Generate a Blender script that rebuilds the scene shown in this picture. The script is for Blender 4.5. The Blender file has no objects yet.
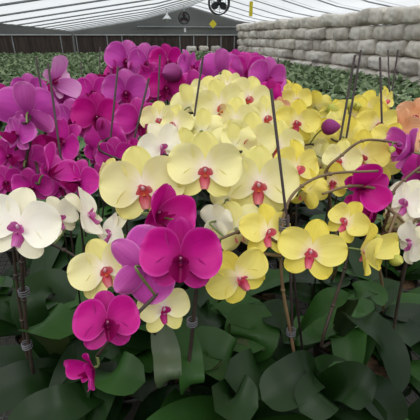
import bpy, bmesh, math, random
from mathutils import Vector, Matrix, noise
random.seed(11)
C = bpy.context.scene.collection
PI = math.pi
R_ = math.radians

# ------------------------------------------------------------------ camera
F_PX = 364.0
CAM = Vector((0, 0, 1.5))
PITCH, YAW = R_(25.4), R_(12.0)
FH = Vector((math.sin(YAW), math.cos(YAW), 0))
RT = Vector((math.cos(YAW), -math.sin(YAW), 0))
FW = FH * math.cos(PITCH) + Vector((0, 0, -math.sin(PITCH)))
UP = FH * math.sin(PITCH) + Vector((0, 0, math.cos(PITCH)))

def ray(px, py):
    return FW + RT * ((px - 210) / F_PX) + UP * ((210 - py) / F_PX)
def P(px, py, d):
    return CAM + ray(px, py) * d
def on_z(px, py, z):
    r = ray(px, py); return CAM + r * ((z - CAM.z) / r.z)
def on_y(px, py, y):
    r = ray(px, py); return CAM + r * ((y - CAM.y) / r.y)
def on_ground(px, hd):
    a = math.atan2((px - 210) / F_PX, 0.86)
    d = FH * math.cos(a) + RT * math.sin(a)
    return Vector((d.x * hd, d.y * hd, 0))

cam = bpy.data.cameras.new('camera'); cam.sensor_width = 36; cam.lens = 36 * F_PX / 420
cam.clip_start = 0.02; cam.clip_end = 200
co = bpy.data.objects.new('camera', cam); C.objects.link(co)
co.matrix_world = Matrix.Translation(CAM) @ Matrix((RT, UP, -FW)).transposed().to_4x4()
bpy.context.scene.camera = co
vs = bpy.context.scene.view_settings
vs.view_transform = 'Standard'; vs.look = 'None'; vs.exposure = 0.0

# ------------------------------------------------------------------ materials
def lin(h):
    if isinstance(h, str):
        v = [int(h[i:i + 2], 16) / 255 for i in (0, 2, 4)]
    else:
        v = [x / 255 for x in h]
    return tuple((x / 12.92 if x <= .04045 else ((x + .055) / 1.055) ** 2.4) for x in v) + (1,)

def nodes(name):
    m = bpy.data.materials.new(name); m.use_nodes = True
    t = m.node_tree
    return m, t, t.nodes['Principled BSDF'], t.nodes['Material Output']

def plain(name, c1, c2=None, rough=.6, scale=8, metal=0, stretch=None, coords='Object', detail=4, bump=0, sheen=0):
    m, t, b, out = nodes(name)
    b.inputs['Roughness'].default_value = rough; b.inputs['Metallic'].default_value = metal
    if c2 is None: c2 = c1
    tc = t.nodes.new('ShaderNodeTexCoord'); mp = t.nodes.new('ShaderNodeMapping')
    t.links.new(tc.outputs[coords], mp.inputs[0])
    if stretch: mp.inputs['Scale'].default_value = stretch
    n = t.nodes.new('ShaderNodeTexNoise'); n.inputs['Scale'].default_value = scale; n.inputs['Detail'].default_value = detail
    t.links.new(mp.outputs[0], n.inputs[0])
    r = t.nodes.new('ShaderNodeValToRGB'); r.color_ramp.elements[0].position = .35; r.color_ramp.elements[1].position = .65
    r.color_ramp.elements[0].color = lin(c1); r.color_ramp.elements[1].color = lin(c2)
    t.links.new(n.outputs[0], r.inputs[0]); t.links.new(r.outputs[0], b.inputs['Base Color'])
    if bump:
        bn = t.nodes.new('ShaderNodeBump'); bn.inputs['Strength'].default_value = bump; bn.inputs['Distance'].default_value = .02
        t.links.new(n.outputs[0], bn.inputs['Height']); t.links.new(bn.outputs[0], b.inputs['Normal'])
    return m

def petal_mat(name, centre, mid, edge, vein, vein_amt=.35, trans=.28, rough=.5, pos=(.04, .34, 1.0), rim=None):
    """colour runs from claw to rim along the petal (UV v), with fine radiating veins"""
    m, t, b, out = nodes(name)
    b.inputs['Roughness'].default_value = rough
    b.inputs['Specular IOR Level'].default_value = .25
    uv = t.nodes.new('ShaderNodeUVMap'); sp = t.nodes.new('ShaderNodeSeparateXYZ'); t.links.new(uv.outputs[0], sp.inputs[0])
    r = t.nodes.new('ShaderNodeValToRGB')
    e = r.color_ramp.elements; e[0].position = pos[0]; e[0].color = lin(centre); e[1].position = pos[1]; e[1].color = lin(mid)
    x = e.new(pos[2]); x.color = lin(edge)
    t.links.new(sp.outputs['Y'], r.inputs[0])
    mp = t.nodes.new('ShaderNodeMapping'); mp.inputs['Scale'].default_value = (30, .7, 1); t.links.new(uv.outputs[0], mp.inputs[0])
    n = t.nodes.new('ShaderNodeTexNoise'); n.inputs['Scale'].default_value = 1.0; n.inputs['Detail'].default_value = 1
    t.links.new(mp.outputs[0], n.inputs[0])
    rr = t.nodes.new('ShaderNodeValToRGB'); rr.color_ramp.elements[0].position = .42; rr.color_ramp.elements[1].position = .8
    rr.color_ramp.elements[0].color = (0, 0, 0, 1); rr.color_ramp.elements[1].color = (vein_amt,) * 3 + (1,)
    t.links.new(n.outputs[0], rr.inputs[0])
    mx = t.nodes.new('ShaderNodeMix'); mx.data_type = 'RGBA'
    t.links.new(rr.outputs[0], mx.inputs['Factor']); t.links.new(r.outputs[0], mx.inputs['A']); mx.inputs['B'].default_value = lin(vein)
    if rim:
        ab = t.nodes.new('ShaderNodeMath'); ab.operation = 'MULTIPLY_ADD'; ab.inputs[1].default_value = 2; ab.inputs[2].default_value = -1; t.links.new(sp.outputs['X'], ab.inputs[0])
        aa = t.nodes.new('ShaderNodeMath'); aa.operation = 'ABSOLUTE'; t.links.new(ab.outputs[0], aa.inputs[0])
        mm = t.nodes.new('ShaderNodeMath'); mm.operation = 'MAXIMUM'; t.links.new(aa.outputs[0], mm.inputs[0]); t.links.new(sp.outputs['Y'], mm.inputs[1])
        mr = t.nodes.new('ShaderNodeMapRange'); mr.inputs['From Min'].default_value = .86; mr.inputs['From Max'].default_value = 1.0; mr.inputs['To Max'].default_value = .7; t.links.new(mm.outputs[0], mr.inputs[0])
        m2 = t.nodes.new('ShaderNodeMix'); m2.data_type = 'RGBA'; t.links.new(mr.outputs[0], m2.inputs['Factor']); t.links.new(mx.outputs['Result'], m2.inputs['A']); m2.inputs['B'].default_value = lin(rim); mx = m2
    t.links.new(mx.outputs['Result'], b.inputs['Base Color'])
    tr = t.nodes.new('ShaderNodeBsdfTranslucent'); t.links.new(mx.outputs['Result'], tr.inputs[0])
    ms = t.nodes.new('ShaderNodeMixShader'); ms.inputs[0].default_value = trans
    t.links.new(b.outputs[0], ms.inputs[1]); t.links.new(tr.outputs[0], ms.inputs[2]); t.links.new(ms.outputs[0], out.inputs[0])
    return m

def leaf_mat(name, c1, c2, under, rough=.38, scale=5, trans=.1, spec=.5):
    m, t, b, out = nodes(name)
    b.inputs['Roughness'].default_value = rough; b.inputs['Specular IOR Level'].default_value = spec
    g = t.nodes.new('ShaderNodeNewGeometry')
    n = t.nodes.new('ShaderNodeTexNoise'); n.inputs['Scale'].default_value = scale; n.inputs['Detail'].default_value = 2
    t.links.new(g.outputs['Position'], n.inputs[0])
    r = t.nodes.new('ShaderNodeValToRGB'); r.color_ramp.elements[0].position = .35; r.color_ramp.elements[1].position = .65
    r.color_ramp.elements[0].color = lin(c1); r.color_ramp.elements[1].color = lin(c2)
    t.links.new(n.outputs[0], r.inputs[0])
    mx = t.nodes.new('ShaderNodeMix'); mx.data_type = 'RGBA'
    t.links.new(g.outputs['Backfacing'], mx.inputs['Factor']); t.links.new(r.outputs[0], mx.inputs['A']); mx.inputs['B'].default_value = lin(under)
    t.links.new(mx.outputs['Result'], b.inputs['Base Color'])
    tr = t.nodes.new('ShaderNodeBsdfTranslucent'); t.links.new(mx.outputs['Result'], tr.inputs[0])
    ms = t.nodes.new('ShaderNodeMixShader'); ms.inputs[0].default_value = trans
    t.links.new(b.outputs[0], ms.inputs[1]); t.links.new(tr.outputs[0], ms.inputs[2]); t.links.new(ms.outputs[0], out.inputs[0])
    return m

def film_mat(name, col, trans=.55):
    m, t, b, out = nodes(name)
    b.inputs['Base Color'].default_value = lin(col); b.inputs['Roughness'].default_value = .7
    tr = t.nodes.new('ShaderNodeBsdfTranslucent'); tr.inputs[0].default_value = lin(col)
    ms = t.nodes.new('ShaderNodeMixShader'); ms.inputs[0].default_value = trans
    t.links.new(b.outputs[0], ms.inputs[1]); t.links.new(tr.outputs[0], ms.inputs[2]); t.links.new(ms.outputs[0], out.inputs[0])
    return m

# flower colour kinds: petal, sepal, lip, throat, column
def kind(name, pet, sep, lip, throat, colm):
    return dict(petal=petal_mat(name + '_petal', **pet), sepal=petal_mat(name + '_sepal', **sep),
                lip=petal_mat(name + '_lip', **lip), throat=petal_mat(name + '_throat', **throat), column=petal_mat(name + '_column', **colm))
def g(a, b_, c, v, **k): return dict(centre=a, mid=b_, edge=c, vein=v, **k)
_lipm = lambda c: g('78044c', c, 'a8106c', '5c023c', vein_amt=.6)
KIND = {
 'M': kind('magenta', g('a00868', 'c20c88', 'c8128a', 'a00672', rim='d84aac'), g('8c0660', 'ac0a76', 'b21280', '86065c', rim='c83c9c'),
           _lipm('8c0854'), g('e8a080', '9c1050', '8c0848', '5c0230'), g('f4d8e4', 'ecb0d0', 'd850a0', 'c04090')),
 'N': kind('rose_magenta', g('b01884', 'c8249c', 'd034a4', 'a41484', rim='e478c8'), g('a01878', 'b82890', 'c43a9c', '901470', rim='dc70bc'),
           _lipm('940a60'), g('e8b0a0', 'b03070', '98104c', '640438'), g('f4d8e4', 'ecb0d0', 'd850a0', 'c04090')),
 'V': kind('violet', g('a8248c', 'c040a8', 'c850b0', '982890', rim='dc8ccc'), g('a02c88', 'b848a0', 'c860b0', '8c2880', rim='dc8ccc'),
           _lipm('a0106c'), g('e8b0a0', 'b03070', '98104c', '640438'), g('f0d0e0', 'e8b0d0', 'd870b0', 'c05098')),
 'L': kind('lilac', g('b858a4', 'cc74bc', 'dca0d0', 'a04a94'), g('bc68a8', 'd08cc0', 'e4b4d8', 'a85a9c'),
           _lipm('b01070'), g('e8b0a0', 'b03070', '98104c', '640438'), g('f0d0e0', 'e090c0', 'd870b0', 'c05098')),
 'C': kind('cream_yellow', g('fffcf4', 'f5f0b8', 'f2eca8', 'e6de90', vein_amt=.25), g('faf6d8', 'f0ea9e', 'ece58e', 'ded67a', vein_amt=.25),
           g('e86850', 'e05a70', 'f0a0a4', 'b82848', vein_amt=.6), g('f8e070', 'e8883c', 'd05040', 'a01c40'), g('fffcfc', 'fcf0f4', 'f4c8d8', 'e8a0c0')),
 'W': kind('white', g('fcfaf0', 'faf8ea', 'f8f5e2', 'ece8cc', vein_amt=.2), g('f8f5e4', 'f5f2da', 'f2eed0', 'e2deb8', vein_amt=.2),
           g('d070b0', 'c84ca4', 'dc8cc4', '90206c', vein_amt=.6), g('f4e0a0', 'd080b0', 'c04a94', '94206c'), g('fcf4f8', 'f8e4f0', 'f0c0e0', 'e090c0')),
 'Y': kind('yellow', g('fbf6d8', 'f2e886', 'eee070', 'dccb50', vein_amt=.3), g('f6eea8', 'ecdf6c', 'e8d858', 'd4c244', vein_amt=.3),
           g('e87080', 'dc4870', 'f0909c', 'a81c40', vein_amt=.5), g('f4d060', 'd84060', 'c02850', 'a01c40'), g('fffcfc', 'fceef2', 'f4bcd0', 'e890b8')),
 'O': kind('peach', g('f0c890', 'eab084', 'eec09c', 'd88458', vein_amt=.45), g('ecb880', 'e4a478', 'e8b48c', 'd07c54', vein_amt=.45),
           g('d84870', 'c83870', 'd85a88', '90204c'), g('f4d060', 'd84060', 'c02850', 'a01c40'), g('fcf4f4', 'f8dce8', 'f0a8c8', 'e890b8')),
}
M_BUD_M = petal_mat('purple_bud', '905070', '8c2a72', 'a44a90', '701450')
M_BUD_G = petal_mat('green_bud', '8ca040', 'a8b048', 'c4c060', '90983c', trans=.15)
M_STEM_D = plain('dark_stalk', '2a201a', '40342a', .55, 20)
M_STEM_G = plain('green_stalk', '5e7038', '79864a', .5, 20)
M_STEM_B = plain('brown_stalk', '5a4430', '746040', .55, 20)
M_STAKE = plain('stake', '241818', '342424', .6, 20)
M_CLIP = plain('clip', '4a4a4e', '6a6a70', .5, 20)
M_LEAF = [leaf_mat('leaf_dark', '0c2008', '16300e', '202a14', .40, trans=.05, spec=.2), leaf_mat('leaf_mid', '1e3c14', '2a4e1c', '303c1e', .40, trans=.05, spec=.2),
          leaf_mat('leaf_bronze', '34482c', '4a5638', '443c32', .42)]
M_FIELD = leaf_mat('field_leaf', '587248', 'a2b286', '7e946c', .5, 9.0, .2, .3)  # far foliage: distance haze is put into the paler leaf colour
M_POT = plain('pot_plastic', '2c2a28', '3c3834', .5, 10)
M_BARK = plain('bark_mix', '3c2c1e', '6a5238', .9, 60, bump=.6)
M_STEEL = plain('galvanised_steel', '585c5c', '707474', .45, 12, metal=.6)
M_BALE = [plain('bale_wrap_%s' % k, a, b, .6, 7, bump=.5, detail=6) for k, a, b in
          (('warm', 'd0c6ba', 'f0e8dc'), ('pale', 'dcd4ca', 'f8f2e8'), ('grey', 'beb6ac', 'e4dcd0'))]
M_FILM = film_mat('roof_film', 'e4e8ea', .72)
M_FOLD = film_mat('roof_fold', 'c4c8ca', .6)
M_RAFTER = plain('rafter_steel', '9a9ea2', 'b0b4b8', .5, 6)
M_GABLE = plain('gable_film', '686a68', '767874', .7, .6)
M_PAD = plain('cooling_pad', '342c28', '544840', .9, 3.5, stretch=(6, 6, .35), coords='Object', detail=5)
M_BEAM = plain('painted_beam', 'b0b2b2', 'c2c4c4', .6, 3)
M_CONC = plain('concrete', '26261f', '34322c', .9, 3)
M_BLACK = plain('fan_black', '26282a', '34363a', .5, 8)
M_FANRED = plain('fan_blade', '4a2a2a', '5a3634', .5, 8)
M_TRAP = plain('sticky_yellow', 'e8d41c', 'f0e03a', .5, 14)
M_LAMP = plain('white_enamel', 'dcdedf', 'ecedee', .4, 6)

# ------------------------------------------------------------------ helpers
def mesh_from(name, verts, faces, mats, fm=None, uvs=None, smooth=True):
    me = bpy.data.meshes.new(name); me.from_pydata([tuple(v) for v in verts], [], faces)
    for m in (mats if isinstance(mats, (list, tuple)) else [mats]): me.materials.append(m)
    if fm: me.polygons.foreach_set('material_index', fm)
    if uvs:
        l = me.uv_layers.new(name='UVMap')
        vi = [0] * len(me.loops); me.loops.foreach_get('vertex_index', vi)
        flat = []
        for i in vi: flat += [uvs[i][0], uvs[i][1]]
        l.data.foreach_set('uv', flat)
    if smooth: me.polygons.foreach_set('use_smooth', [True] * len(me.polygons))
    me.update(); return me

def link(name, me, parent=None, loc=None, mat=None):
    o = bpy.data.objects.new(name, me); C.objects.link(o)
    if parent: o.parent = parent
    if mat is not None: o.matrix_local = mat
    elif loc is not None: o.location = loc
    return o

def thing(name, label, cat, loc=(0, 0, 0), group=None):
    o = bpy.data.objects.new(name, None); C.objects.link(o); o.location = loc; o.empty_display_size = .05
    o['label'] = label; o['category'] = cat
    if group: o['group'] = group
    return o
def tag(o, label, cat, group=None):
    o['label'] = label; o['category'] = cat
    if group: o['group'] = group
    return o

class MB:
    def __init__(s): s.v, s.f, s.m = [], [], []
    def box(s, c, d, mi=0):
        n = len(s.v); x, y, z = c; a, b, h = d[0] / 2, d[1] / 2, d[2] / 2
        s.v += [(x + i * a, y + j * b, z + k * h) for i in (-1, 1) for j in (-1, 1) for k in (-1, 1)]
        for q in ((0, 1, 3, 2), (4, 6, 7, 5), (0, 4, 5, 1), (2, 3, 7, 6), (0, 2, 6, 4), (1, 5, 7, 3)):
            s.f.append([n + i for i in q]); s.m.append(mi)
    def tube(s, pts, r, seg=6, mi=0, r2=None):
        pts = [Vector(p) for p in pts]; n = len(s.v); k = len(pts)
        ref = Vector((.31, .77, .55))
        for i, p in enumerate(pts):
            t = (pts[min(i + 1, k - 1)] - pts[max(i - 1, 0)])
            if t.length < 1e-9: t = Vector((0, 0, 1))
            t.normalize(); a = t.cross(ref).normalized(); b = t.cross(a)
            rr = (r if r2 is None else r + (r2 - r) * i / (k - 1)) if not isinstance(r, (list, tuple)) else r[i]
            for j in range(seg):
                q = 2 * PI * j / seg; s.v.append(p + a * math.cos(q) * rr + b * math.sin(q) * rr)
        for i in range(k - 1):
            for j in range(seg):
                s.f.append([n + i * seg + j, n + i * seg + (j + 1) % seg, n + (i + 1) * seg + (j + 1) % seg, n + (i + 1) * seg + j]); s.m.append(mi)
        s.f.append([n + j for j in range(seg)][::-1]); s.m.append(mi)
        s.f.append([n + (k - 1) * seg + j for j in range(seg)]); s.m.append(mi)
    def lathe(s, prof, seg=20, c=(0, 0, 0), mi=0, axis='z'):
        n = len(s.v)
        for r, z in prof:
            for j in range(seg):
                q = 2 * PI * j / seg
                p = (r * math.cos(q), r * math.sin(q), z) if axis == 'z' else (r * math.cos(q), z, r * math.sin(q))
                s.v.append((p[0] + c[0], p[1] + c[1], p[2] + c[2]))
        for i in range(len(prof) - 1):
            for j in range(seg):
                s.f.append([n + i * seg + j, n + i * seg + (j + 1) % seg, n + (i + 1) * seg + (j + 1) % seg, n + (i + 1) * seg + j]); s.m.append(mi)
    def me(s, name, mats, smooth=True): return mesh_from(name, s.v, s.f, mats, s.m, None, smooth)
    def build(s, name, mats, parent=None, loc=None, smooth=True): return link(name, s.me(name, mats, smooth), parent, loc)

def catmull(pts, n=6):
    pts = [Vector(p) for p in pts]
    if len(pts) < 3: return [pts[0].lerp(pts[-1], i / n) for i in range(n + 1)]
    q = [pts[0] * 2 - pts[1]] + pts + [pts[-1] * 2 - pts[-2]]; out = []
    for i in range(1, len(q) - 2):
        for k in range(n):
            t = k / n; a, b, c, d = q[i - 1], q[i], q[i + 1], q[i + 2]
            out.append(.5 * ((2 * b) + (c - a) * t + (2 * a - 5 * b + 4 * c - d) * t * t + (3 * b - a - 3 * c + d) * t ** 3))
    out.append(pts[-1]); return out

# ------------------------------------------------------------------ flower parts (unit = full flower width)
def lobe(L, W, rot, nu=14, nv=10, k_tip=.06, cup=.08, ripple=.012, y0=0.0, wide=.55, ex=.9, claw=.14, back=.0, seed=0, crease=.012, asym=0, tilt=0, fold=0):
    """a petal growing from the centre; rot = angle clockwise from straight up, front is -Y"""
    rnd = random.Random(seed); ph = rnd.uniform(0, 6); ph2 = rnd.uniform(0, 6); tw = rnd.uniform(-.05, .05)
    V, U, Fc = [], [], []
    for i in range(nu + 1):
        u = math.sin(.5 * PI * i / nu) if i else 0.0
        if u >= wide: w = W * max(0.0, 1 - ((u - wide) / (1 - wide)) ** 2.2) ** .5
        else: w = W * (claw + (1 - claw) * math.sin(.5 * PI * u / wide) ** ex)
        if i == nu: w = W * .03
        for j in range(nv + 1):
            v = j / nv * 2 - 1
            x = v * w + asym * u * (1 - u) * L * 2
            z = u * L - (abs(v) ** 2.0) * L * back * math.sin(PI * min(1, u * 1.1)) * (1 if u < .9 else .5)
            y = y0 + k_tip * u * u - cup * (v * w / W) ** 2 * (.3 + u) + ripple * math.sin(ph + 4 * v + 7 * u) * u + ripple * .7 * math.sin(ph2 + 9 * v) * u * abs(v)
            y += crease * math.exp(-(v / .4) ** 2) * u * (1 - u) * 4 + tw * v * u * .4 - tilt * u - fold * abs(v) * w
            V.append(Vector((x, y, z))); U.append((j / nv, u))
    for i in range(nu):
        for j in range(nv):
            a = i * (nv + 1) + j; Fc.append([a, a + 1, a + nv + 2, a + nv + 1])
    M = Matrix.Rotation(rot, 4, 'Y')
    return [M @ p for p in V], Fc, U

def merge(parts):
    V, Fc, U, m = [], [], [], []
    for v, f, u, mi in parts:
        n = len(V); V += v; U += u; Fc += [[n + i for i in q] for q in f]; m += [mi] * len(f)
    return V, Fc, U, m

def ellip(c, r, seg=10, rings=7, rotx=0):
    V, Fc, U = [], [], []
    M = Matrix.Rotation(rotx, 4, 'X')
    for i in range(rings + 1):
        t = PI * i / rings
        for j in range(seg):
            q = 2 * PI * j / seg
            V.append(Vector(c) + M @ Vector((r[0] * math.sin(t) * math.cos(q), r[1] * math.sin(t) * math.sin(q), r[2] * math.cos(t)))); U.append((j / seg, .3 + .7 * i / rings))
    for i in range(rings):
        for j in range(seg):
            Fc.append([i * seg + j, i * seg + (j + 1) % seg, (i + 1) * seg + (j + 1) % seg, (i + 1) * seg + j])
    return V, Fc, U

def make_kit(k, seed, closed=0.0):
    """meshes of one flower: two petals, three sepals, lip, column"""
    K = KIND[k]; s = seed * 17; kit = []
    def pt(name, data, mat): kit.append((name, mesh_from(k + '_' + name, data[0], data[1], mat, None, data[2])))
    r = random.Random(s)
    a = R_(r.uniform(70, 78)); cl = closed
    kt = r.uniform(.0, .07)
    pw = dict(M=.315, N=.31, V=.31, L=.31, D=.285, C=.285, W=.29, Y=.255, O=.27)[k]
    for sg in (1, -1):
        pt('petal', lobe(.52, pw + r.uniform(-.015, .012), sg * a, k_tip=kt + r.uniform(-.05, .04), cup=.10 + r.uniform(-.05, .06), y0=-.03, wide=.56, ex=.85, back=.07, seed=s + sg, asym=-sg * .02, ripple=.018, tilt=cl), K['petal'])
    pt('sepal', lobe(.50, .185, r.uniform(-.08, .08), k_tip=.03 + r.uniform(-.05, .06), cup=.08, y0=.015, wide=.55, claw=.3, seed=s + 3, tilt=cl * .6), K['sepal'])
    for sg in (1, -1):
        pt('sepal', lobe(.47, .17, sg * R_(r.uniform(132, 142)), k_tip=.03 + r.uniform(-.05, .06), cup=.08, y0=.012, wide=.5, claw=.35, seed=s + 5 + sg, tilt=cl * .6), K['sepal'])
    # lip: two erect side lobes, a tongue that runs forward and down, a callus in the throat
    L = []
    dark = k in 'MNVL'
    for sg in (1, -1):
        v, f, u = lobe(.17, .07, sg * R_(40), 8, 6, k_tip=-.05, cup=.0, ripple=.004, seed=s + 9 + sg, wide=.6)
        M = Matrix.Translation((sg * .02, -.035, -.075)) @ Matrix.Rotation(sg * R_(-38), 4, 'Z') @ Matrix.Rotation(R_(14), 4, 'X')
        L.append(([M @ p for p in v], f, u, 0))
    v, f, u = lobe(.27 if dark else .22, .115 if dark else .085, PI, 10, 8, k_tip=-.02 if dark else .05, cup=.5 if dark else -.15, ripple=.004, seed=s + 12, wide=.62, claw=.45)
    M = Matrix.Translation((0, -.03, -.04)) @ Matrix.Rotation(R_(-22 if dark else -30), 4, 'X')
    L.append(([M @ p for p in v], f, u, 0))
    v, f, u = ellip((0, -.08, -.085), (.026, .03, .016)); L.append((v, f, u, 1))
    V, Fc, U, m = merge(L)
    if closed > .3: V = [Vector((v.x * .7, -.03 + (v.y + .03) * .7, v.z * .7)) for v in V]
    kit.append(('lip', mesh_from(k + '_lip', V, Fc, [K['lip'], K['throat']], m, U)))
    V, Fc, U = ellip((0, -.055, -.004), (.03, .03, .06) if not dark else (.022, .022, .05), rotx=R_(62))
    kit.append(('column', mesh_from(k + '_column', V, Fc, K['column'], None, U)))
    return kit
KIND['D'] = dict(KIND['C'], lip=petal_mat('magenta_lip', '98105c', 'b41c78', 'c83c90', '7c0448', vein_amt=.5), throat=KIND['W']['throat'])
KITS = {}
for k in KIND: KITS[k] = [make_kit(k, i + 1, (0, .0, .1)[i]) for i in range(3)]
KITS_CLOSED = {k: make_kit(k, 9, .42) for k in KIND}

def bud_mesh(mat):
    V, Fc, U = [], [], []
    for i in range(11):
        t = i / 10; r = math.sin(PI * t ** .8) ** .8 * .5 if 0 < t < 1 else .0
        for j in range(12):
            q = 2 * PI * j / 12; rr = r * (1 + .06 * math.cos(3 * q))
            V.append(Vector((rr * math.cos(q), -t * 1.25 + .2, rr * math.sin(q)))); U.append((j / 12, t))
    for i in range(10):
        for j in range(12): Fc.append([i * 12 + j, i * 12 + (j + 1) % 12, (i + 1) * 12 + (j + 1) % 12, (i + 1) * 12 + j])
    return mesh_from('bud', V, Fc, mat, None, U)
BUD = {'m': bud_mesh(M_BUD_M), 'g': bud_mesh(M_BUD_G)}

def orient(pos, yaw, pitch, roll, s):
    n = (CAM - pos); n.z *= .7; n.normalize()
    n = Matrix.Rotation(R_(yaw), 3, 'Z') @ n
    if abs(yaw) > 90: n.z = -n.z
    side = n.cross(Vector((0, 0, 1))).normalized()
    n = Matrix.Rotation(R_(pitch), 3, side) @ n
    y = -n; z = (Vector((0, 0, 1)) - n * n.z).normalized(); x = y.cross(z)
    M = Matrix((x, y, z)).transposed().to_4x4()
    return Matrix.Translation(pos) @ M @ Matrix.Rotation(R_(roll), 4, 'Y') @ Matrix.Scale(s, 4), n

# ------------------------------------------------------------------ leaves and pots
def leaf_strip(path, W, nrm_hint, nc=6, fold=.38, base=.45, wid=None):
    """strap leaf along a 3-D path; narrow at the crown, widest past the middle, rounded pointed tip"""
    V, Fc, U = [], [], []; k = len(path)
    for i, p in enumerate(path):
        u = i / (k - 1)
        t = (path[min(i + 1, k - 1)] - path[max(i - 1, 0)]).normalized()
        side = t.cross(nrm_hint)
        if side.length < 1e-4: side = Vector((1, 0, 0))
        side.normalize(); nn = side.cross(t).normalized()
        w = W * .5 * (base + (1 - base) * math.sin(PI * min(1, u * .8 + .0) ** 1.0) ** 1.0 if u < .62 else 1.0)
        if u >= .62:
            q = (u - .62) / .38; w = W * .5 * (base + (1 - base) * math.sin(PI * .62 * .8)) * math.sqrt(max(0, 1 - q ** 2.3))
        if i == k - 1: w = W * .015
        for j in range(nc + 1):
            v = j / nc * 2 - 1
            V.append(p + side * v * w + nn * (abs(v) ** 1.2 * w * fold * (1 - .5 * u))); U.append((j / nc, u))
    for i in range(k - 1):
        for j in range(nc):
            a = i * (nc + 1) + j; Fc.append([a, a + 1, a + nc + 2, a + nc + 1])
    return V, Fc, U

def leaf_arc(L, az, e0, droop, n, origin=Vector((0, 0, 0))):
    d = Vector((math.cos(az), math.sin(az), 0)); p = Vector(origin); out = [p.copy()]
    for i in range(n):
        e = e0 - droop * (i + .5) / n
        p = p + (d * math.cos(e) + Vector((0, 0, math.sin(e)))) * (L / n); out.append(p.copy())
    return out

BENCH = .75
POT_H, POT_R = .095, .052
def pot_mesh():
    b = MB(); b.lathe([(0, 0), (.038, 0), (.047, POT_H - .014), (.052, POT_H - .014), (.053, POT_H), (.049, POT_H), (.045, POT_H - .02)], 20)
    return b.me('pot', [M_POT])
def bark_mesh():
    v, f = [Vector((0, 0, POT_H - .004))], []
    for r in (.02, .036, .0455):
        for j in range(14):
            q = 2 * PI * j / 14; v.append(Vector((r * math.cos(q), r * math.sin(q), POT_H - .008 + random.uniform(-.004, .006))))
    for j in range(14): f.append([0, 1 + j, 1 + (j + 1) % 14])
    for k in range(2):
        for j in range(14): f.append([1 + k * 14 + j, 15 + k * 14 + j, 15 + k * 14 + (j + 1) % 14, 1 + k * 14 + (j + 1) % 14])
    return mesh_from('bark', v, f, M_BARK)
POT, BARK = pot_mesh(), bark_mesh()
CROWN = Vector((0, 0, POT_H + .0))

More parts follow.
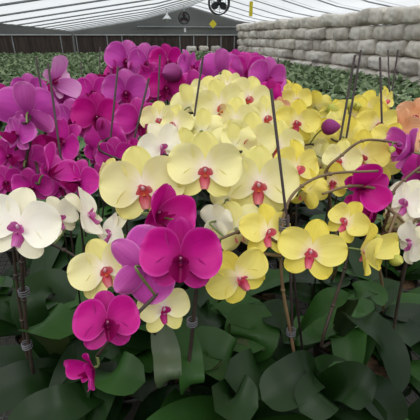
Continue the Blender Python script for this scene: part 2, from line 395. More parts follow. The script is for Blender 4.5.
_kc = [0]; POTS = []
def orchid(label, cat_group, base, flowers=(), buds=(), stems=(), stakes=(), leaves=None, laz=None, paths=(), stem_mat=None, name='potted_orchid', stem_r=.0033, ties=()):
    """base: ground point; flowers: (px, py, width px, depth, kind, yaw, pitch, roll[, 'c' closed]); stems: lists of (px, py, depth) after the crown"""
    B = Vector((base.x, base.y, BENCH))
    for i in range(400):
        a_ = i * 2.4; q_ = Vector((base.x + .0075 * math.sqrt(i) * math.cos(a_), base.y + .0075 * math.sqrt(i) * math.sin(a_), BENCH))
        if q_.y > .34 and q_.y < 1.47 and all((q_ - z_).length > .112 for z_ in POTS): B = q_; break
    POTS.append(B.copy()); T = Matrix.Translation(-B)
    t = thing(name, label, 'orchid', B, cat_group)
    link('pot', POT, t); link('bark_mix', BARK, t)
    rnd = random.Random(int(abs(B.x * 7919) + abs(B.y * 104729)))
    az0 = rnd.uniform(0, PI) if laz is None else R_(laz)
    n = 6 if leaves is None else leaves
    for i in range(n):
        az = az0 + (i % 2) * PI + rnd.uniform(-.38, .38); lv = i / max(1, n)
        L = rnd.uniform(.19, .27); W = rnd.uniform(.066, .088)
        path = leaf_arc(L, az, R_(22 + 42 * lv + rnd.uniform(-10, 10)), R_(56 + rnd.uniform(-26, 26)), 12, CROWN)
        V, Fc, U = leaf_strip(path, W, Vector((0, 0, 1)))
        link('leaf', mesh_from('leaf', V, Fc, M_LEAF[rnd.choice((0, 0, 1))], None, U), t)
    for pth, W, mi, hint in paths:
        pts = catmull([B + CROWN if q is None else (P(*q)) for q in pth], 6)
        V, Fc, U = leaf_strip(pts, W, Vector(hint))
        link('leaf', mesh_from('leaf', [v - B for v in V], Fc, M_LEAF[mi], None, U), t)
    placed = []
    for fl in flowers:
        px, py, w, d, k, yaw, pitch, roll = fl[:8]
        if k == 'M' and d > .63 and rnd.random() < .6: k = 'N'
        pos = P(px, py, d); s = w * d / F_PX
        Mx, nrm = orient(pos, yaw, pitch, roll, s)
        e = bpy.data.objects.new('flower', None); C.objects.link(e); e.parent = t; e.matrix_local = T @ Mx; e.empty_display_size = .02
        _kc[0] += 1
        for nm, me in (KITS_CLOSED[k] if len(fl) > 8 else KITS[k][_kc[0] % 3]):
            link(nm, me, e)
        placed.append((pos, nrm, s))
    # stalks
    crown = B + CROWN
    allpts = []; b = MB()
    sm = stem_mat or M_STEM_D
    for st in stems:
        pts = [crown if q is None else P(*q) for q in st]
        c = catmull(pts, 7); b.tube(c, stem_r, 7, 0, stem_r * .62); allpts += c
        for q in pts[1:-1]: b.tube([q - Vector((0, 0, .002)), q + Vector((0, 0, .002))], stem_r * 1.15, 7, 0)
    if not stems and placed:
        srt = sorted(placed, key=lambda q: -q[0].z)
        tgt = [q[0] - q[1] * (.3 * q[2]) - Vector((0, 0, .01)) for q in srt]
        first = tgt[0]
        p1 = crown + Vector((rnd.uniform(-.015, .015), rnd.uniform(-.01, .02), .16))
        p2 = crown.lerp(first, .72); p2.z = first.z - .06
        back = Vector((first.x, first.y + .02, 0)) - Vector((crown.x, crown.y, 0))
        c = catmull([crown, p1, p2] + tgt, 7); b.tube(c, stem_r, 7, 0, stem_r * .6); allpts += c
    for pos, nrm, s in placed:
        a = pos - nrm * (.02 * s)
        q = min(allpts, key=lambda z: (z - (pos - nrm * (.3 * s))).length) if allpts else crown
        mid = a - nrm * min(.3 * s, (q - a).length * .5)
        b.tube(catmull([a, mid, q], 5), .0018, 6, 1)
    bl = []
    for bd in buds:
        px, py, w, d, kk, yaw, pitch = bd
        pos = P(px, py, d); s = w * d / F_PX
        Mx, nrm = orient(pos, yaw, pitch, 0, s)
        link('bud', BUD[kk], t, mat=T @ Mx)
        if allpts:
            q = min(allpts, key=lambda z: (z - pos).length); b.tube(catmull([pos - nrm * (-.1 * s), (pos + q) / 2 + Vector((0, 0, .004)), q], 4), .0016, 6, 1)
    if b.v:
        b.v = [Vector(v) - B for v in b.v]
        b.build('flower_stalk', [sm, M_STEM_G], t)
    for sk in stakes:
        top = P(*sk[:3]); foot = crown + Vector((rnd.uniform(-.025, .025), rnd.uniform(-.02, .02), -.03))
        if len(sk) > 3:
            
                tt = lambda py: .903 + .429 * (210 - py) / F_PX
                lo = P(sk[3], sk[4], sk[2] * tt(sk[1]) / tt(sk[4]) * sk[5]); foot = top + (lo - top) * ((BENCH + .07 - top.z) / (lo.z - top.z))
        s_ = MB(); s_.tube([foot - B, top - B], .0022, 6); s_.build('stake', [M_STAKE], t)
    for tq in ties:
        q = P(*tq) - B; s_ = MB()
        for a in range(3): s_.tube([q + Vector((math.cos(w_) * .0075, math.sin(w_) * .0075, .004 * a - .004)) for w_ in [2 * PI * i / 10 for i in range(11)]], .0012, 5)
        s_.build('clip', [M_CLIP], t)
    return t
#@@FLOWERS
GRP = 'flowering potted orchids crowded on the bench'
exec_plants = True

def plants():
    # big magenta orchid at the front
    orchid('orchid with the largest deep magenta bloom in the middle and a hanging magenta spray', GRP, on_ground(187, .52),
        [(181, 257, 81, .43, 'M', -3, -4, 2), (141, 266, 80, .46, 'V', 164, 0, -84), (107, 322, 63, .42, 'M', 8, 4, 10),
         (93, 368, 40, .44, 'M', -62, -25, -8, 'c'), (156, 213, 60, .53, 'M', 46, 0, 38, 'c')],
        stems=[[None, (187, 385, .60), (193, 325, .54), (197, 262, .51), (186, 222, .50), (168, 278, .475), (137, 314, .455), (112, 338, .44), (97, 356, .445)]],
        ties=[(192, 322, .54)], laz=60, leaves=5)
    # white, far left of the bench front
    orchid('orchid with big white purple-lipped blooms beside the front wire mesh corner', GRP, on_ground(42, .60),
        [(20, 226, 78, .49, 'W', -24, 6, 14), (58, 218, 46, .56, 'W', 35, 0, 0), (86, 216, 60, .58, 'W', 78, 10, -20), (113, 234, 46, .60, 'W', -70, 14, 20),
         (104, 270, 66, .50, 'C', 12, 4, -4)],
        stems=[[None, (40, 388, .66), (29, 345, .60), (24, 300, .56), (22, 262, .53), (28, 246, .52), (46, 243, .54), (64, 250, .54), (84, 262, .535)],
               [None, (34, 370, .66), (22, 320, .60), (16, 275, .56), (13, 245, .53)]],
        ties=[(27, 345, .60), (24, 292, .555)], laz=10, leaves=4,
        paths=[([None, (42, 325, .62), (75, 333, .60)], .075, 1, (0, 0, 1)), ([None, (60, 372, .66), (108, 352, .62)], .085, 0, (0, -.3, 1)),
               ([None, (30, 310, .68), (50, 285, .72), (75, 300, .72)], .07, 0, (0, -.4, 1))])
    # cream with magenta lip and two tall upright leaves
    orchid('orchid with one cream bloom with a magenta lip above two upright leaves', GRP, on_ground(172, .62),
        [(163, 309, 54, .50, 'D', 22, 2, 12)], stems=[[None, (160, 385, .62), (156, 340, .57), (150, 318, .54), (152, 300, .53)]],
        leaves=2, laz=170, paths=[([None, (170, 380, .56), (166, 350, .56), (158, 318, .57)], .042, 2, (0, -1, .25)), ([None, (190, 385, .565), (188, 352, .57), (178, 316, .58)], .042, 1, (.2, -1, .3))])
    # cream mass in the middle
    orchid('orchid with three wide cream blooms with orange-red lips in the middle', GRP, on_ground(150, .82),
        [(143, 187, 82, .58, 'C', 0, -6, -4), (205, 169, 74, .57, 'C', 2, -4, 2), (160, 147, 50, .68, 'W', 28, 4, -16), (184, 152, 50, .70, 'C', 150, 10, 0), (112, 178, 40, .66, 'C', -50, 0, 0), (176, 208, 36, .66, 'M', 30, -10, 0)], laz=20,
        stakes=[(160, 55, .86, 157, 125, 1.0)])
    orchid('orchid with large pale yellow blooms just above the tall dark stake foot', GRP, on_ground(262, .84),
        [(259, 184, 76, .615, 'C', 0, -4, 0), (249, 141, 56, .72, 'C', 6, -4, 8), (294, 170, 62, .66, 'Y', 52, 8, 12), (232, 146, 52, .72, 'C', 160, 0, 10), (278, 146, 50, .74, 'C', -24, 4, 0), (305, 190, 44, .68, 'Y', 150, 0, 0), (228, 200, 40, .66, 'C', 160, -10, 0)], laz=160,
        )
    orchid('orchid with small cream pink-lipped blooms below the violet row', GRP, on_ground(215, 1.06),
        [(220, 107, 54, .78, 'C', 14, 0, -10), (247, 99, 46, .84, 'C', 24, 6, 20), (190, 107, 46, .80, 'C', 150, 10, 20), (176, 125, 40, .78, 'C', -40, 10, 0), (203, 131, 44, .76, 'C', 160, 0, 0), (236, 122, 48, .77, 'C', -16, 0, 0), (266, 118, 44, .80, 'C', 20, 6, 0), (206, 96, 40, .84, 'C', -30, 14, 0), (160, 121, 40, .82, 'C', -10, 10, 0), (228, 88, 36, .86, 'C', 30, 16, 0)],
        stakes=[(203, 57, .72, 194, 118, 1.0), (235, 58, 1.05)])
    orchid('orchid with clear yellow blooms on arching stalks over the front dark leaves', GRP, on_ground(297, .62),
        [(311, 251, 66, .52, 'Y', 2, -2, 4), (238, 276, 66, .50, 'Y', 22, -18, -30), (267, 232, 58, .57, 'Y', 34, 10, 10), (237, 228, 56, .61, 'C', 170, 0, 20), (216, 221, 38, .62, 'W', 150, 10, 0)],
        stems=[[None, (298, 385, .66), (291, 335, .62), (283, 290, .59), (281, 250, .575), (286, 208, .57), (302, 186, .57), (330, 174, .57), (378, 171, .57)],
               [(281, 243, .575), (268, 238, .575), (253, 232, .58), (238, 232, .575), (214, 242, .56)], [(281, 256, .575), (255, 254, .56), (238, 262, .53)]],
        stakes=[(271, 89, .49, 285, 205, 1.0), (288, 215, .56, 293, 340, 1.0)], ties=[(284, 228, .575), (284, 220, .575), (291, 332, .62)], stem_mat=M_STEM_B,
        laz=175, leaves=4, paths=[([None, (290, 322, .72), (262, 312, .74)], .07, 0, (0, -.3, 1)), ([None, (318, 310, .70), (348, 293, .68)], .05, 1, (0, -.2, 1))])
    orchid('orchid with narrow side-on yellow bloom and green buds beside dark foliage', GRP, on_ground(352, .72),
        [(347, 222, 46, .60, 'Y', -30, 14, 10), (362, 250, 56, .56, 'Y', 72, -6, 10, 'c')],
        buds=[(377, 239, 10, .58, 'g', 20, 10), (385, 241, 10, .58, 'g', 60, 0), (393, 258, 13, .57, 'g', 40, -10)],
        stems=[[None, (322, 345, .64), (333, 305, .61), (345, 268, .60), (352, 232, .60), (372, 230, .59), (392, 250, .58)]], laz=10, leaves=5,
        paths=[([None, (355, 318, .60), (388, 345, .57), (402, 392, .55)], .05, 0, (0, -.3, 1)), ([None, (352, 300, .70), (372, 290, .7), (383, 306, .68)], .045, 1, (0, 0, 1))])
    orchid('orchid with flat yellow bloom, round green bud and peach lips behind tall stake', GRP, on_ground(292, 1.06),
        [(297, 122, 44, .78, 'Y', 0, -6, 4), (296, 101, 34, .98, 'Y', 20, 10, 0), (316, 107, 34, 1.0, 'Y', 150, 20, 0), (280, 107, 20, .9, 'O', 0, 0, 0), (320, 140, 44, .84, 'Y', 150, 0, 0), (286, 140, 44, .82, 'Y', 170, 0, 0), (309, 152, 40, .84, 'C', 0, -10, 0), (291, 92, 26, 1.02, 'Y', 70, 20, 0)],
        buds=[(330, 110, 13, .9, 'g', 50, 0), (324, 127, 16, .78, 'm', 75, 0)], stakes=[(278, 58, 1.0)])
    orchid('orchid with bright yellow blooms massed near the bale wall side', GRP, on_ground(362, 1.02),
        [(352, 120, 46, .86, 'Y', -20, 10, 10), (344, 137, 44, .80, 'Y', 160, 0, 0), (377, 124, 42, .82, 'Y', 28, 0, 0), (384, 102, 32, .9, 'Y', 70, 10, 10), (361, 156, 52, .74, 'Y', 10, -6, 0), (388, 141, 38, .76, 'Y', -14, 0, 20),
         (334, 118, 36, .92, 'Y', 30, 0, 0), (366, 110, 40, .92, 'Y', -30, 10, 0), (350, 150, 44, .82, 'Y', 0, 0, 0), (376, 165, 44, .78, 'Y', 160, 0, 0), (332, 132, 40, .86, 'C', 0, 0, 0)], buds=[(347, 105, 10, .84, 'g', 60, 10), (356, 107, 8, .84, 'g', 20, 10)],
        stakes=[(361, 50, .69, 346, 140, 1.0), (355, 55, .68, 340, 140, 1.0), (380, 57, .74, 382, 128, 1.0)])
    orchid('orchid with whitish yellow blooms under a bent brown bare stalk', GRP, on_ground(333, .90),
        [(341, 160, 40, .72, 'C', -24, 4, 0), (333, 181, 38, .70, 'Y', 0, -10, 0), (322, 158, 34, .80, 'C', 140, 0, 0)],
        stems=[[None, (338, 260, .80), (330, 200, .76), (326, 172, .68), (342, 155, .66), (362, 141, .65), (385, 141, .65), (402, 145, .65)]], stem_mat=M_STEM_B,
        buds=[(392, 148, 7, .65, 'g', 0, -40), (398, 144, 6, .65, 'm', 40, 0)])
    orchid('orchid with peach orange blooms on the bale wall side', GRP, on_ground(408, 1.06),
        [(400, 131, 44, .88, 'O', -18, 4, 0), (413, 117, 38, .94, 'O', 20, 4, 10), (404, 150, 34, .84, 'O', 140, 0, 0), (428, 135, 40, .9, 'O', 10, 0, 0)],
        stakes=[(388, 50, 1.1), (398, 50, .9, 390, 105, 1.0)])
    orchid('orchid with folded magenta blooms among brown branching stalks', GRP, on_ground(398, .84),
        [(363, 186, 46, .62, 'M', 20, 0, 62, 'c'), (374, 218, 48, .66, 'M', -60, 0, -20, 'c'), (412, 152, 46, .70, 'V', -66, 6, 0, 'c'), (421, 172, 44, .72, 'M', 160, 0, 0)],
        stems=[[None, (384, 300, .80), (378, 252, .70), (388, 215, .63), (393, 193, .61), (404, 180, .61), (424, 164, .61)],
               [(393, 193, .61), (374, 188, .61), (350, 186, .60), (322, 194, .60)], [(384, 205, .615), (398, 216, .61), (408, 224, .61), (424, 214, .61)], [(396, 214, .61), (388, 236, .60)],
               [(372, 238, .66), (395, 230, .63), (424, 219, .61)]], stem_mat=M_STEM_B)
    orchid('orchid with white blooms at the bench end past the green buds', GRP, on_ground(424, .70),
        [(407, 203, 50, .63, 'W', -30, 10, 0), (397, 224, 34, .65, 'C', 140, 10, 0), (414, 243, 46, .58, 'W', -58, -10, 20), (420, 220, 36, .64, 'W', 30, 0, 0)], laz=90)
    # violet and magenta mass on the other side
    orchid('orchid with wide violet petals turned away showing a pale stalk behind', GRP, on_ground(22, .95),
        [(28, 112, 60, .70, 'V', 170, 14, 0), (30, 91, 34, .84, 'V', -10, 0, 0), (5, 104, 40, .86, 'M', 20, 0, 0)], stakes=[(36, 57, .78, 43, 100, 1.0)])
    orchid('orchid with folded pale lilac bloom, tallest beside the two thin stakes', GRP, on_ground(57, 1.12),
        [(53, 82, 40, .90, 'L', 48, 10, 70, 'c'), (62, 104, 34, .92, 'V', 30, 0, 0), (46, 96, 30, .95, 'M', -20, 0, 0)], stakes=[(48, 63, .62, 57, 130, 1.0)])
    orchid('orchid with dull magenta blooms directly above the white blooms', GRP, on_ground(16, .80),
        [(19, 134, 40, .70, 'V', -48, 14, 0), (7, 156, 36, .72, 'M', 20, 0, 0), (48, 173, 46, .64, 'M', 60, 16, 60, 'c'), (33, 186, 40, .66, 'M', -20, -20, 0), (27, 161, 40, .74, 'M', 160, 0, 0), (36, 148, 30, .78, 'M', 40, 0, 0), (6, 182, 34, .7, 'M', 0, 0, 0)])
    orchid('orchid with drooping magenta blooms next to cream petals, small round lips', GRP, on_ground(80, .92),
        [(66, 142, 46, .74, 'M', -50, 14, 40), (80, 181, 44, .66, 'M', -36, 6, 10), (96, 177, 26, .70, 'M', 50, 0, 0, 'c'), (64, 171, 34, .8, 'M', 150, 0, 0), (60, 186, 34, .74, 'M', 10, -10, 0)])
    orchid('orchid with open magenta blooms with white throat, second row', GRP, on_ground(88, 1.06),
        [(74, 121, 44, .84, 'V', -12, 6, 0), (97, 117, 48, .83, 'M', 0, 0, 4), (94, 93, 38, 1.0, 'M', -10, 6, 0), (82, 100, 30, 1.02, 'V', 150, 0, 0)], stakes=[(100, 47, 1.2), (81, 62, 1.15)])
    orchid('orchid with rosy magenta blooms at the edge of the cream blooms', GRP, on_ground(130, 1.02),
        [(139, 122, 48, .84, 'M', 6, 0, 0), (105, 141, 46, .82, 'M', 150, 0, 10), (116, 158, 42, .80, 'M', -20, 0, 0), (134, 157, 38, .80, 'M', 140, 0, 0), (124, 176, 34, .8, 'M', 20, -10, 0), (97, 152, 28, .86, 'M', 40, 0, 0)],
        stakes=[(149, 78, .74, 134, 140, 1.0)])
    orchid('orchid with magenta blooms standing out against the green field', GRP, on_ground(122, 1.26),
        [(126, 62, 42, 1.1, 'V', 6, 8, 12), (148, 64, 40, 1.08, 'V', -8, 4, -6), (113, 75, 30, 1.1, 'M', -60, 0, 20), (126, 93, 46, .98, 'V', 0, 0, 0), (139, 92, 34, 1.04, 'M', 140, 0, 0)],
        stakes=[(118, 67, .74, 112, 125, 1.0)])
    orchid('orchid with magenta blooms and one big rounded pinkish bud', GRP, on_ground(178, 1.24),
        [(167, 63, 36, 1.08, 'M', 20, 6, 0), (167, 88, 40, 1.0, 'M', -10, 0, 0), (189, 68, 36, 1.06, 'V', 60, 10, 0), (192, 90, 40, 1.0, 'M', 150, 4, 0), (154, 80, 34, 1.06, 'M', -30, 0, 0), (205, 70, 24, 1.1, 'M', 10, 0, 0)],
        buds=[(178, 73, 19, .98, 'm', -50, 0)], stakes=[(158, 54, 1.15), (192, 64, 1.1)])
    orchid('orchid with violet blooms crowding the end beside the bale wall view', GRP, on_ground(246, 1.24),
        [(221, 72, 44, 1.02, 'V', 168, 10, 0), (247, 72, 38, 1.02, 'M', 14, 10, 0), (267, 79, 42, .98, 'V', 30, 0, 14), (268, 97, 36, .94, 'M', 140, 0, 0), (236, 64, 28, 1.06, 'M', 150, 10, 0), (255, 66, 26, 1.06, 'M', -20, 0, 0)])
plants()

# plants without flowers that fill the bench front with dark strap leaves
LG = 'bench orchids without flowers'
def leafy(label, px, hd, n, laz, paths=()):
    orchid(label, LG, on_ground(px, hd), leaves=n, laz=laz, paths=paths)
leafy('flowerless orchid with broad rounded leaves below the hanging yellow bloom', 252, .60, 5, 200,
      [([None, (232, 365, .66), (205, 350, .66), (196, 372, .62)], .085, 1, (0, -.4, 1)), ([None, (252, 340, .70), (250, 328, .72), (232, 350, .68)], .10, 1, (0, -.6, 1)), ([None, (262, 372, .62), (225, 378, .58)], .08, 0, (0, -.5, 1))])
leafy('flowerless orchid in front of the white orchid with low leaves', 85, .58, 5, 30,
      [([None, (48, 378, .64), (2, 392, .60), (-40, 408, .58)], .075, 0, (0, -.4, 1)), ([None, (80, 400, .58), (40, 415, .55), (5, 432, .54)], .065, 0, (0, -.4, 1)), ([None, (112, 372, .62), (145, 382, .60)], .07, 1, (0, -.4, 1))])
leafy('flowerless orchid under the magenta spray', 125, .64, 6, 100)
leafy('flowerless orchid behind the upright leaves with long horizontal leaf', 222, .76, 5, 10, [([None, (205, 318, .78), (180, 322, .78)], .08, 0, (0, -.4, 1)), ([None, (242, 314, .78), (272, 330, .74)], .08, 1, (0, -.4, 1))])
leafy('flowerless orchid with dark leaves at the bench corner below the green buds', 385, .62, 6, 60)
leafy('flowerless orchid with dark leaves between the yellow orchids', 330, .60, 6, 120,
      [([None, (312, 372, .60), (285, 386, .57), (262, 400, .56)], .07, 0, (0, -.4, 1)), ([None, (345, 385, .60), (372, 402, .57)], .08, 0, (0, -.4, 1)), ([None, (320, 392, .57), (300, 412, .54)], .065, 0, (0, -.5, 1))])
leafy('flowerless orchid at the bench edge under the cream bloom with magenta lip', 222, .52, 4, 0,
      [([None, (232, 398, .56), (258, 408, .54)], .07, 0, (0, -.4, 1))])
leafy('flowerless orchid with leaves over the wire mesh beside the white orchid', 8, .74, 5, 50)
leafy('flowerless orchid half hidden behind the white blooms', 70, .76, 6, 140)
leafy('flowerless orchid behind the green buds', 395, .74 + .2, 6, 140)
taken = list(POTS)
FL = 'flowerless dark green orchid filling the bench beneath the blooms'
yy = .335
while yy < 1.5:
    xx = -1.2
    while xx < 1.65:
        q = Vector((xx + random.uniform(-.02, .02), yy + random.uniform(-.02, .02), BENCH)); a = math.degrees(math.atan2(q.x, q.y))
        if -28 < a < 58 and math.hypot(q.x, q.y) > .36 and q.y < 1.47 and min((q - z).length for z in taken) > .125:
            taken.append(q); orchid(FL, 'flowerless orchids filling the bench', q, leaves=9 if yy < .9 else 6)
        xx += .15
    yy += .15
#@@FIELD
# ------------------------------------------------------------------ field of young plants
def tuft(seed, nleaf, nseg, nc):
    r = random.Random(seed); parts = []
    az0 = r.uniform(0, PI)
    for i in range(nleaf):
        az = az0 + (i % 2) * PI + r.uniform(-.5, .5)
        path = leaf_arc(r.uniform(.11, .18), az, R_(r.uniform(35, 78)), R_(r.uniform(30, 75)), nseg, Vector((0, 0, POT_H)))
        V, Fc, U = leaf_strip(path, r.uniform(.045, .065), Vector((0, 0, 1)), nc)
        parts.append((V, Fc, U))
    return parts
M_FIELD2 = leaf_mat('young_leaf', '325430', '627e50', '527046', .5, 14, .2, .3)
TUFTS = []
for s in range(6):
    TUFTS.append([mesh_from('young_leaf', V, Fc, M_FIELD2, None, U) for V, Fc, U in tuft(100 + s, 6, 6, 2)])
SMALL = []
for s in range(8):
    V, Fc, U, m = merge([(a, b, c, 0) for a, b, c in tuft(200 + s, 6, 4, 2)]); SMALL.append((V, Fc))
field = []
Y = 1.66
while Y < 16.3:
    sp = .138 + .003 * Y
    X = -7.5 + random.uniform(0, .1)
    while X < 4.0:
        a = math.degrees(math.atan2(X, Y)); hd = math.hypot(X, Y)
        if -26 < a < 47 and hd > 1.62:
            field.append((hd, X + random.uniform(-.014, .014), Y + random.uniform(-.014, .014), a))
        X += sp
    Y += sp
field.sort()
YL = 'young green orchid without flowers in the field behind the blooms'
YG = 'young flowerless orchids in the green field'
def young(hd, x, y):
    t = thing('young_orchid', YL, 'orchid', (x, y, BENCH), YG); t.rotation_euler.z = random.uniform(0, 2 * PI)
    s = random.uniform(.85, 1.15)
    link('pot', POT, t)
    for me in random.choice(TUFTS):
        l = link('leaf', me, t); l.scale = (s, s, s)
inview = [f for f in field if -20 < f[3] < 42 and f[0] > 1.75]
near = inview[:300]; nearset = set(near)
for hd, x, y, a in near: young(hd, x, y)
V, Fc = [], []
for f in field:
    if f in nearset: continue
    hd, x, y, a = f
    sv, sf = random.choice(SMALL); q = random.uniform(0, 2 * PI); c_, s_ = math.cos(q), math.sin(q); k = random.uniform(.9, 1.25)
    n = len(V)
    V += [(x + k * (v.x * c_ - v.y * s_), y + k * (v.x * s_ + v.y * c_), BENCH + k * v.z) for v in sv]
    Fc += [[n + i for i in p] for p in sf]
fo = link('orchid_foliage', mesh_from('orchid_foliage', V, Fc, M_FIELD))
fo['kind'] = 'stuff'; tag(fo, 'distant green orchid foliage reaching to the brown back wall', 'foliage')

# ------------------------------------------------------------------ benches
def bench(label, x0, x1, y0, y1, step, legs):
    t = thing('greenhouse_bench', label, 'bench', ((x0 + x1) / 2, (y0 + y1) / 2, 0))
    w, d = x1 - x0, y1 - y0; b = MB()
    for sx in (-1, 1): b.box((sx * (w / 2 - .02), 0, BENCH - .03), (.04, d, .06))
    for sy in (-1, 1): b.box((0, sy * (d / 2 - .02), BENCH - .03), (w, .04, .06))
    b.build('frame', [M_STEEL], t, smooth=False)
    b = MB(); r = .0022
    for i in range(int(w / step)): b.box((-w / 2 + (i + .5) * step, 0, BENCH - .004), (r, d, r))
    for i in range(int(d / step)): b.box((0, -d / 2 + (i + .5) * step, BENCH - .004 - r), (w, r, r))
    b.build('wire_mesh', [M_STEEL], t, smooth=False)
    for lx in legs:
        for sy in (-1, 1):
            b = MB(); b.box((lx - (x0 + x1) / 2, sy * (d / 2 - .1), (BENCH - .06) / 2), (.05, .05, BENCH - .06)); b.build('leg', [M_STEEL], t, smooth=False)
bench('wire topped steel bench carrying the blooming orchids', -1.3, 1.75, .26, 1.55, .028, (-1.1, .2, 1.5))
bench('long wire topped bench carrying the green field of young orchids', -7.9, 4.15, 1.58, 16.5, .16, (-7, -3.5, 0, 3.5))

# ------------------------------------------------------------------ setting
def struct(o): o['kind'] = 'structure'; return o
b = MB(); b.box((-1, 8, -.05), (22, 24, .1)); struct(b.build('floor', [M_CONC], smooth=False))
YB = 17.0
def roof_z(x):
    q = ((x - 2.75 + 4.8) % 9.6) - 4.8; dx = abs(q)
    return 2.62 - .245 * min(dx, 2.0) - .15 * max(0.0, dx - 2.0)
XS = [2.75 + 9.6 * k + s for k in (-1, 0) for s in [-4.8 + .4 * i for i in range(24)]] + [7.55]
V, Fc, fm = [], [], []
ys, yy, i = [], 2.6, 0
while yy < YB + .01: ys.append(yy); yy += .24
for j, y in enumerate(ys):
    sag = (0, -.03, -.045, -.045, -.03)[j % 5]
    for x in XS: V.append((x, y, roof_z(x) + .05 + sag))
n = len(XS)
for lo, hi in ((0, 12), (12, 24), (24, 36), (36, 40), (40, 48)):
    Fc, fm, vv = [], [], []
    w_ = hi - lo + 1
    for j in range(len(ys)): vv += V[j * n + lo:j * n + hi + 1]
    for j in range(len(ys) - 1):
        for i in range(w_ - 1): Fc.append([j * w_ + i, j * w_ + i + 1, (j + 1) * w_ + i + 1, (j + 1) * w_ + i]); fm.append(1 if j % 5 == 4 else 0)
    struct(link('ceiling', mesh_from('ceiling', vv, Fc, [M_FILM, M_FOLD], fm, smooth=False)))
k = 0
for j in range(0, len(ys), 5):
    k += 1; b = MB()
    b.tube([(x, ys[j], roof_z(x) + .0) for x in XS], .014, 6)
    struct(b.build('trim_%d' % k, [M_RAFTER]))
# back wall: cooling pads, beams and the gable
b = MB(); b.box((-1, YB + .1, .79), (17.2, .1, 1.58)); wb = struct(b.build('wall_back', [M_PAD], smooth=False))
x = -9.4
while x < 7.3:
    b = MB(); b.box((x, YB + .03, .80), (.58, .06, 1.50)); b.build('pad_panel', [M_PAD], wb, smooth=False)
    if random.random() < .35:
        b = MB(); b.box((x + .3, YB - .0, .80), (.03, .05, 1.5)); b.build('pad_post', [M_RAFTER], wb, smooth=False)
    x += .6
V = [(x, YB + .08, 1.6) for x in XS] + [(x, YB + .08, roof_z(x) + .04) for x in XS]
Fc = [[i, i + 1, n + i + 1, n + i] for i in range(n - 1)]
struct(link('wall_gable', mesh_from('wall_gable', V, Fc, M_GABLE, smooth=False)))
for q, (z, h, m) in enumerate(((1.585, .045, M_BEAM), (1.90, .03, M_RAFTER))):
    b = MB(); b.box((2.75 if q else -1, YB - .02, z), (4.4 if q else 17.2, .08, h)); struct(b.build('trim_%d' % (k + 1 + q), [m], smooth=False))
b = MB(); b.box((-1.95, 16.4, .84), (.07, .07, 1.68)); struct(b.build('trim_%d' % (k + 3), [M_GABLE], smooth=False))
# ledge carrying the bales
b = MB(); b.box((5.0, 10.0, .33), (.95, 13.6, .66)); struct(b.build('wall_right', [M_CONC], smooth=False))

# ------------------------------------------------------------------ bales
def bale_mesh(seed, d):
    r = random.Random(seed); off = Vector((r.uniform(0, 50), r.uniform(0, 50), r.uniform(0, 50)))
    bm = bmesh.new(); bmesh.ops.create_cube(bm, size=2); bmesh.ops.subdivide_edges(bm, edges=bm.edges[:], cuts=9, use_grid_fill=True)
    for v in bm.verts:
        p = v.co.copy(); e = 4.2
        q = (abs(p.x) ** e + abs(p.y) ** e + abs(p.z) ** e) ** (1 / e)
        c = p / q
        nn = noise.noise_vector(c * 1.1 + off) * .10 + noise.noise_vector(c * 3.2 + off) * .05 + noise.noise_vector(c * 7 + off) * .018
        cr = .045 * math.exp(-((c.y - .0) / .12) ** 2)     # waist where the wrap is tied
        c = c + nn - Vector((c.x, 0, c.z)) * cr
        v.co = Vector((c.x * d[0] / 2, c.y * d[1] / 2, c.z * d[2] / 2))
    me = bpy.data.meshes.new('bale'); bm.to_mesh(me); bm.free(); me.materials.append(M_BALE[seed % 3])
    me.polygons.foreach_set('use_smooth', [True] * len(me.polygons)); return me
BALES = [bale_mesh(s, (.56, .47, .27)) for s in range(12)]
ONES = 'first second third fourth fifth sixth seventh eighth ninth tenth eleventh twelfth thirteenth fourteenth fifteenth sixteenth seventeenth eighteenth nineteenth twentieth'.split()
ORD = ONES + ['twenty-' + o for o in ONES[:9]] + ['thirtieth'] + ['thirty-' + o for o in ONES[:9]]
ROWN = ['bottom', 'lower', 'middle', 'upper', 'top']
H = .258
for row in range(5):
    y = 16.35 - (.12 if row % 2 else 0) + random.uniform(-.05, .05)
    for cidx in range(39):
        if y < 3.8: break
        L = random.uniform(.40, .54); s = L / .49
        o = bpy.data.objects.new('wrapped_bale', random.choice(BALES)); C.objects.link(o)
        hs = random.uniform(.95, 1.03)
        o.location = (4.86 + random.uniform(-.09, .07), y - L / 2, .675 + H * (row + .5) + random.uniform(-.006, .008) + (random.uniform(-.01, .03) if row == 4 else 0))
        o.scale = (1, s, hs); o.rotation_euler = (random.uniform(-.07, .07), random.uniform(-.05, .05), random.uniform(-.12, .12))
        tag(o, 'pale wrapped bale, %s from back wall, %s course of the tall stack' % (ORD[cidx], ROWN[row]), 'bale', 'wrapped bales in the tall stack')
        y -= L * .985
for row in range(2):
    for i in range(4 - row):
        o = bpy.data.objects.new('wrapped_bale', random.choice(BALES)); C.objects.link(o); o.rotation_euler.z = PI / 2 + random.uniform(-.06, .06)
        o.location = (2.55 + i * .53 + row * .2, 16.75, BENCH + .2 * (row + .5)); o.scale = (.8, .85, .84)
        tag(o, 'pale bale in the low pile by the back wall, %s from free end, %s course' % (ORD[i], 'upper' if row else 'lower'), 'bale', 'wrapped bales in the low pile')

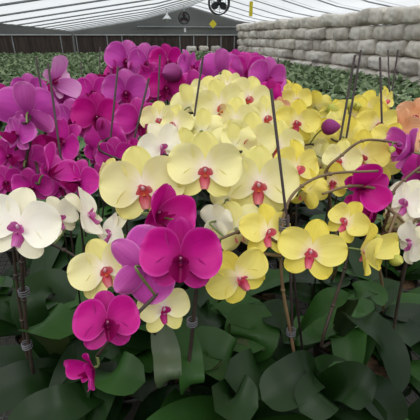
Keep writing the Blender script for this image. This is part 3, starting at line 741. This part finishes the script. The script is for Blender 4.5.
# ------------------------------------------------------------------ things hung from the roof
def fan(label, px, py, Y, R, blade_mat):
    p = on_y(px, py, Y); zr = roof_z(p.x) - p.z
    t = thing('circulation_fan', label, 'fan', p)
    b = MB()
    for yy_ in (-.06, .06): b.tube([(R * math.cos(a), yy_, R * math.sin(a)) for a in [2 * PI * i / 28 for i in range(29)]], .014, 6)
    b.lathe([(R, -.07), (R * 1.02, 0), (R, .07)], 28, axis='y')
    b.build('shroud', [M_BLACK], t)
    b = MB()
    for rr in (.35, .6, .82): b.tube([(R * rr * math.cos(a), -.07, R * rr * math.sin(a)) for a in [2 * PI * i / 20 for i in range(21)]], .004, 4)
    for i in range(8): b.tube([(.03 * math.cos(i * PI / 4), -.075, .03 * math.sin(i * PI / 4)), (R * math.cos(i * PI / 4), -.065, R * math.sin(i * PI / 4))], .004, 4)
    b.build('guard', [M_BLACK], t)
    b = MB(); b.lathe([(.0, -.05), (.05, -.045), (.055, .05), (0, .06)], 14, axis='y'); b.build('hub', [M_BLACK], t)
    for i in range(3):
        V, Fc, U = lobe(R * .86, R * .32, 2 * PI * i / 3, 8, 4, k_tip=.0, cup=0, ripple=0, crease=0, fold=0)
        M = Matrix.Rotation(0, 4, 'Y')
        V = [Vector((v.x, v.y + .12 * (v.x * math.cos(2 * PI * i / 3) - v.z * math.sin(2 * PI * i / 3)), v.z)) for v in V]
        link('blade', mesh_from('blade', V, Fc, blade_mat), t)
    b = MB(); b.tube([(0, 0, R), (0, 0, max(R + .05, zr))], .012, 6); b.build('hanger_rod', [M_RAFTER], t)
fan('dark caged fan with reddish blades hanging at the gable peak', 184, 18, 13.0, .17, M_FANRED)
fan('black ring fan hanging high, cut by the upper picture edge', 219, 3, 9.5, .24, M_BLACK)
def trap(label, px, py, Y, w, h, rot):
    p = on_y(px, py, Y); t = thing('sticky_trap', label, 'insect trap', p)
    b = MB()
    n_ = len(b.v); b.box((0, 0, 0), (w, .006, h)); o = b.build('trap_card', [M_TRAP], t, smooth=False); o.rotation_euler.y = rot
    b = MB(); b.tube([(0, 0, h * .5), (0, 0, roof_z(p.x) - p.z)], .003, 5); b.build('hanging_wire', [M_RAFTER], t)
trap('small yellow diamond sticky trap hanging before the grey gable', 213, 24, 12.0, .17, .17, PI / 4)
trap('narrow yellow sticky strip hanging above the pale bale stack', 251, 9, 9.0, .08, .30, 0)
p = on_y(167, 17, 12.0); t = thing('pendant_lamp', 'white pendant lamp with flared shade hanging before the gable', 'lamp', p)
b = MB(); b.lathe([(.02, .12), (.03, .06), (.10, -.02), (.15, -.06), (.145, -.06), (.02, .04)], 18); b.build('lamp_shade', [M_LAMP], t)
b = MB(); b.lathe([(0, -.12), (.03, -.11), (.042, -.07), (.03, -.02), (.015, .02)], 12); b.build('bulb', [M_LAMP], t)
b = MB(); b.tube([(0, 0, .1), (0, 0, max(.2, roof_z(p.x) - p.z))], .006, 5); b.build('cord', [M_BLACK], t)
p = on_y(185, 30, 15.0); t = thing('control_box', 'tiny white control box hung on a wire below the caged fan', 'box', p)
b = MB(); b.box((0, 0, 0), (.07, .05, .14)); b.build('box_body', [M_LAMP], t, smooth=False)
b = MB(); b.tube([(0, 0, .07), (0, 0, roof_z(p.x) - p.z)], .004, 5); b.build('hanging_wire', [M_RAFTER], t)

# ------------------------------------------------------------------ light: bright overcast sky and a veiled sun
w = bpy.data.worlds.new('sky'); bpy.context.scene.world = w; w.use_nodes = True
nt = w.node_tree; bg = nt.nodes['Background']
tc = nt.nodes.new('ShaderNodeTexCoord'); sp = nt.nodes.new('ShaderNodeSeparateXYZ'); nt.links.new(tc.outputs['Generated'], sp.inputs[0])
rp = nt.nodes.new('ShaderNodeValToRGB'); rp.color_ramp.elements[0].position = 0; rp.color_ramp.elements[0].color = (.10, .10, .10, 1)
rp.color_ramp.elements[1].position = .6; rp.color_ramp.elements[1].color = (1, 1, 1.02, 1)
e_ = rp.color_ramp.elements.new(.05); e_.color = (.45, .46, .47, 1)
nt.links.new(sp.outputs['Z'], rp.inputs[0]); nt.links.new(rp.outputs[0], bg.inputs[0]); bg.inputs[1].default_value = 1.35
sun = bpy.data.lights.new('sun', 'SUN'); sun.energy = 1.0; sun.angle = R_(40); sun.color = (1, .98, .94)
so = bpy.data.objects.new('sun', sun); C.objects.link(so); so.rotation_euler = (R_(28), R_(-12), 0)
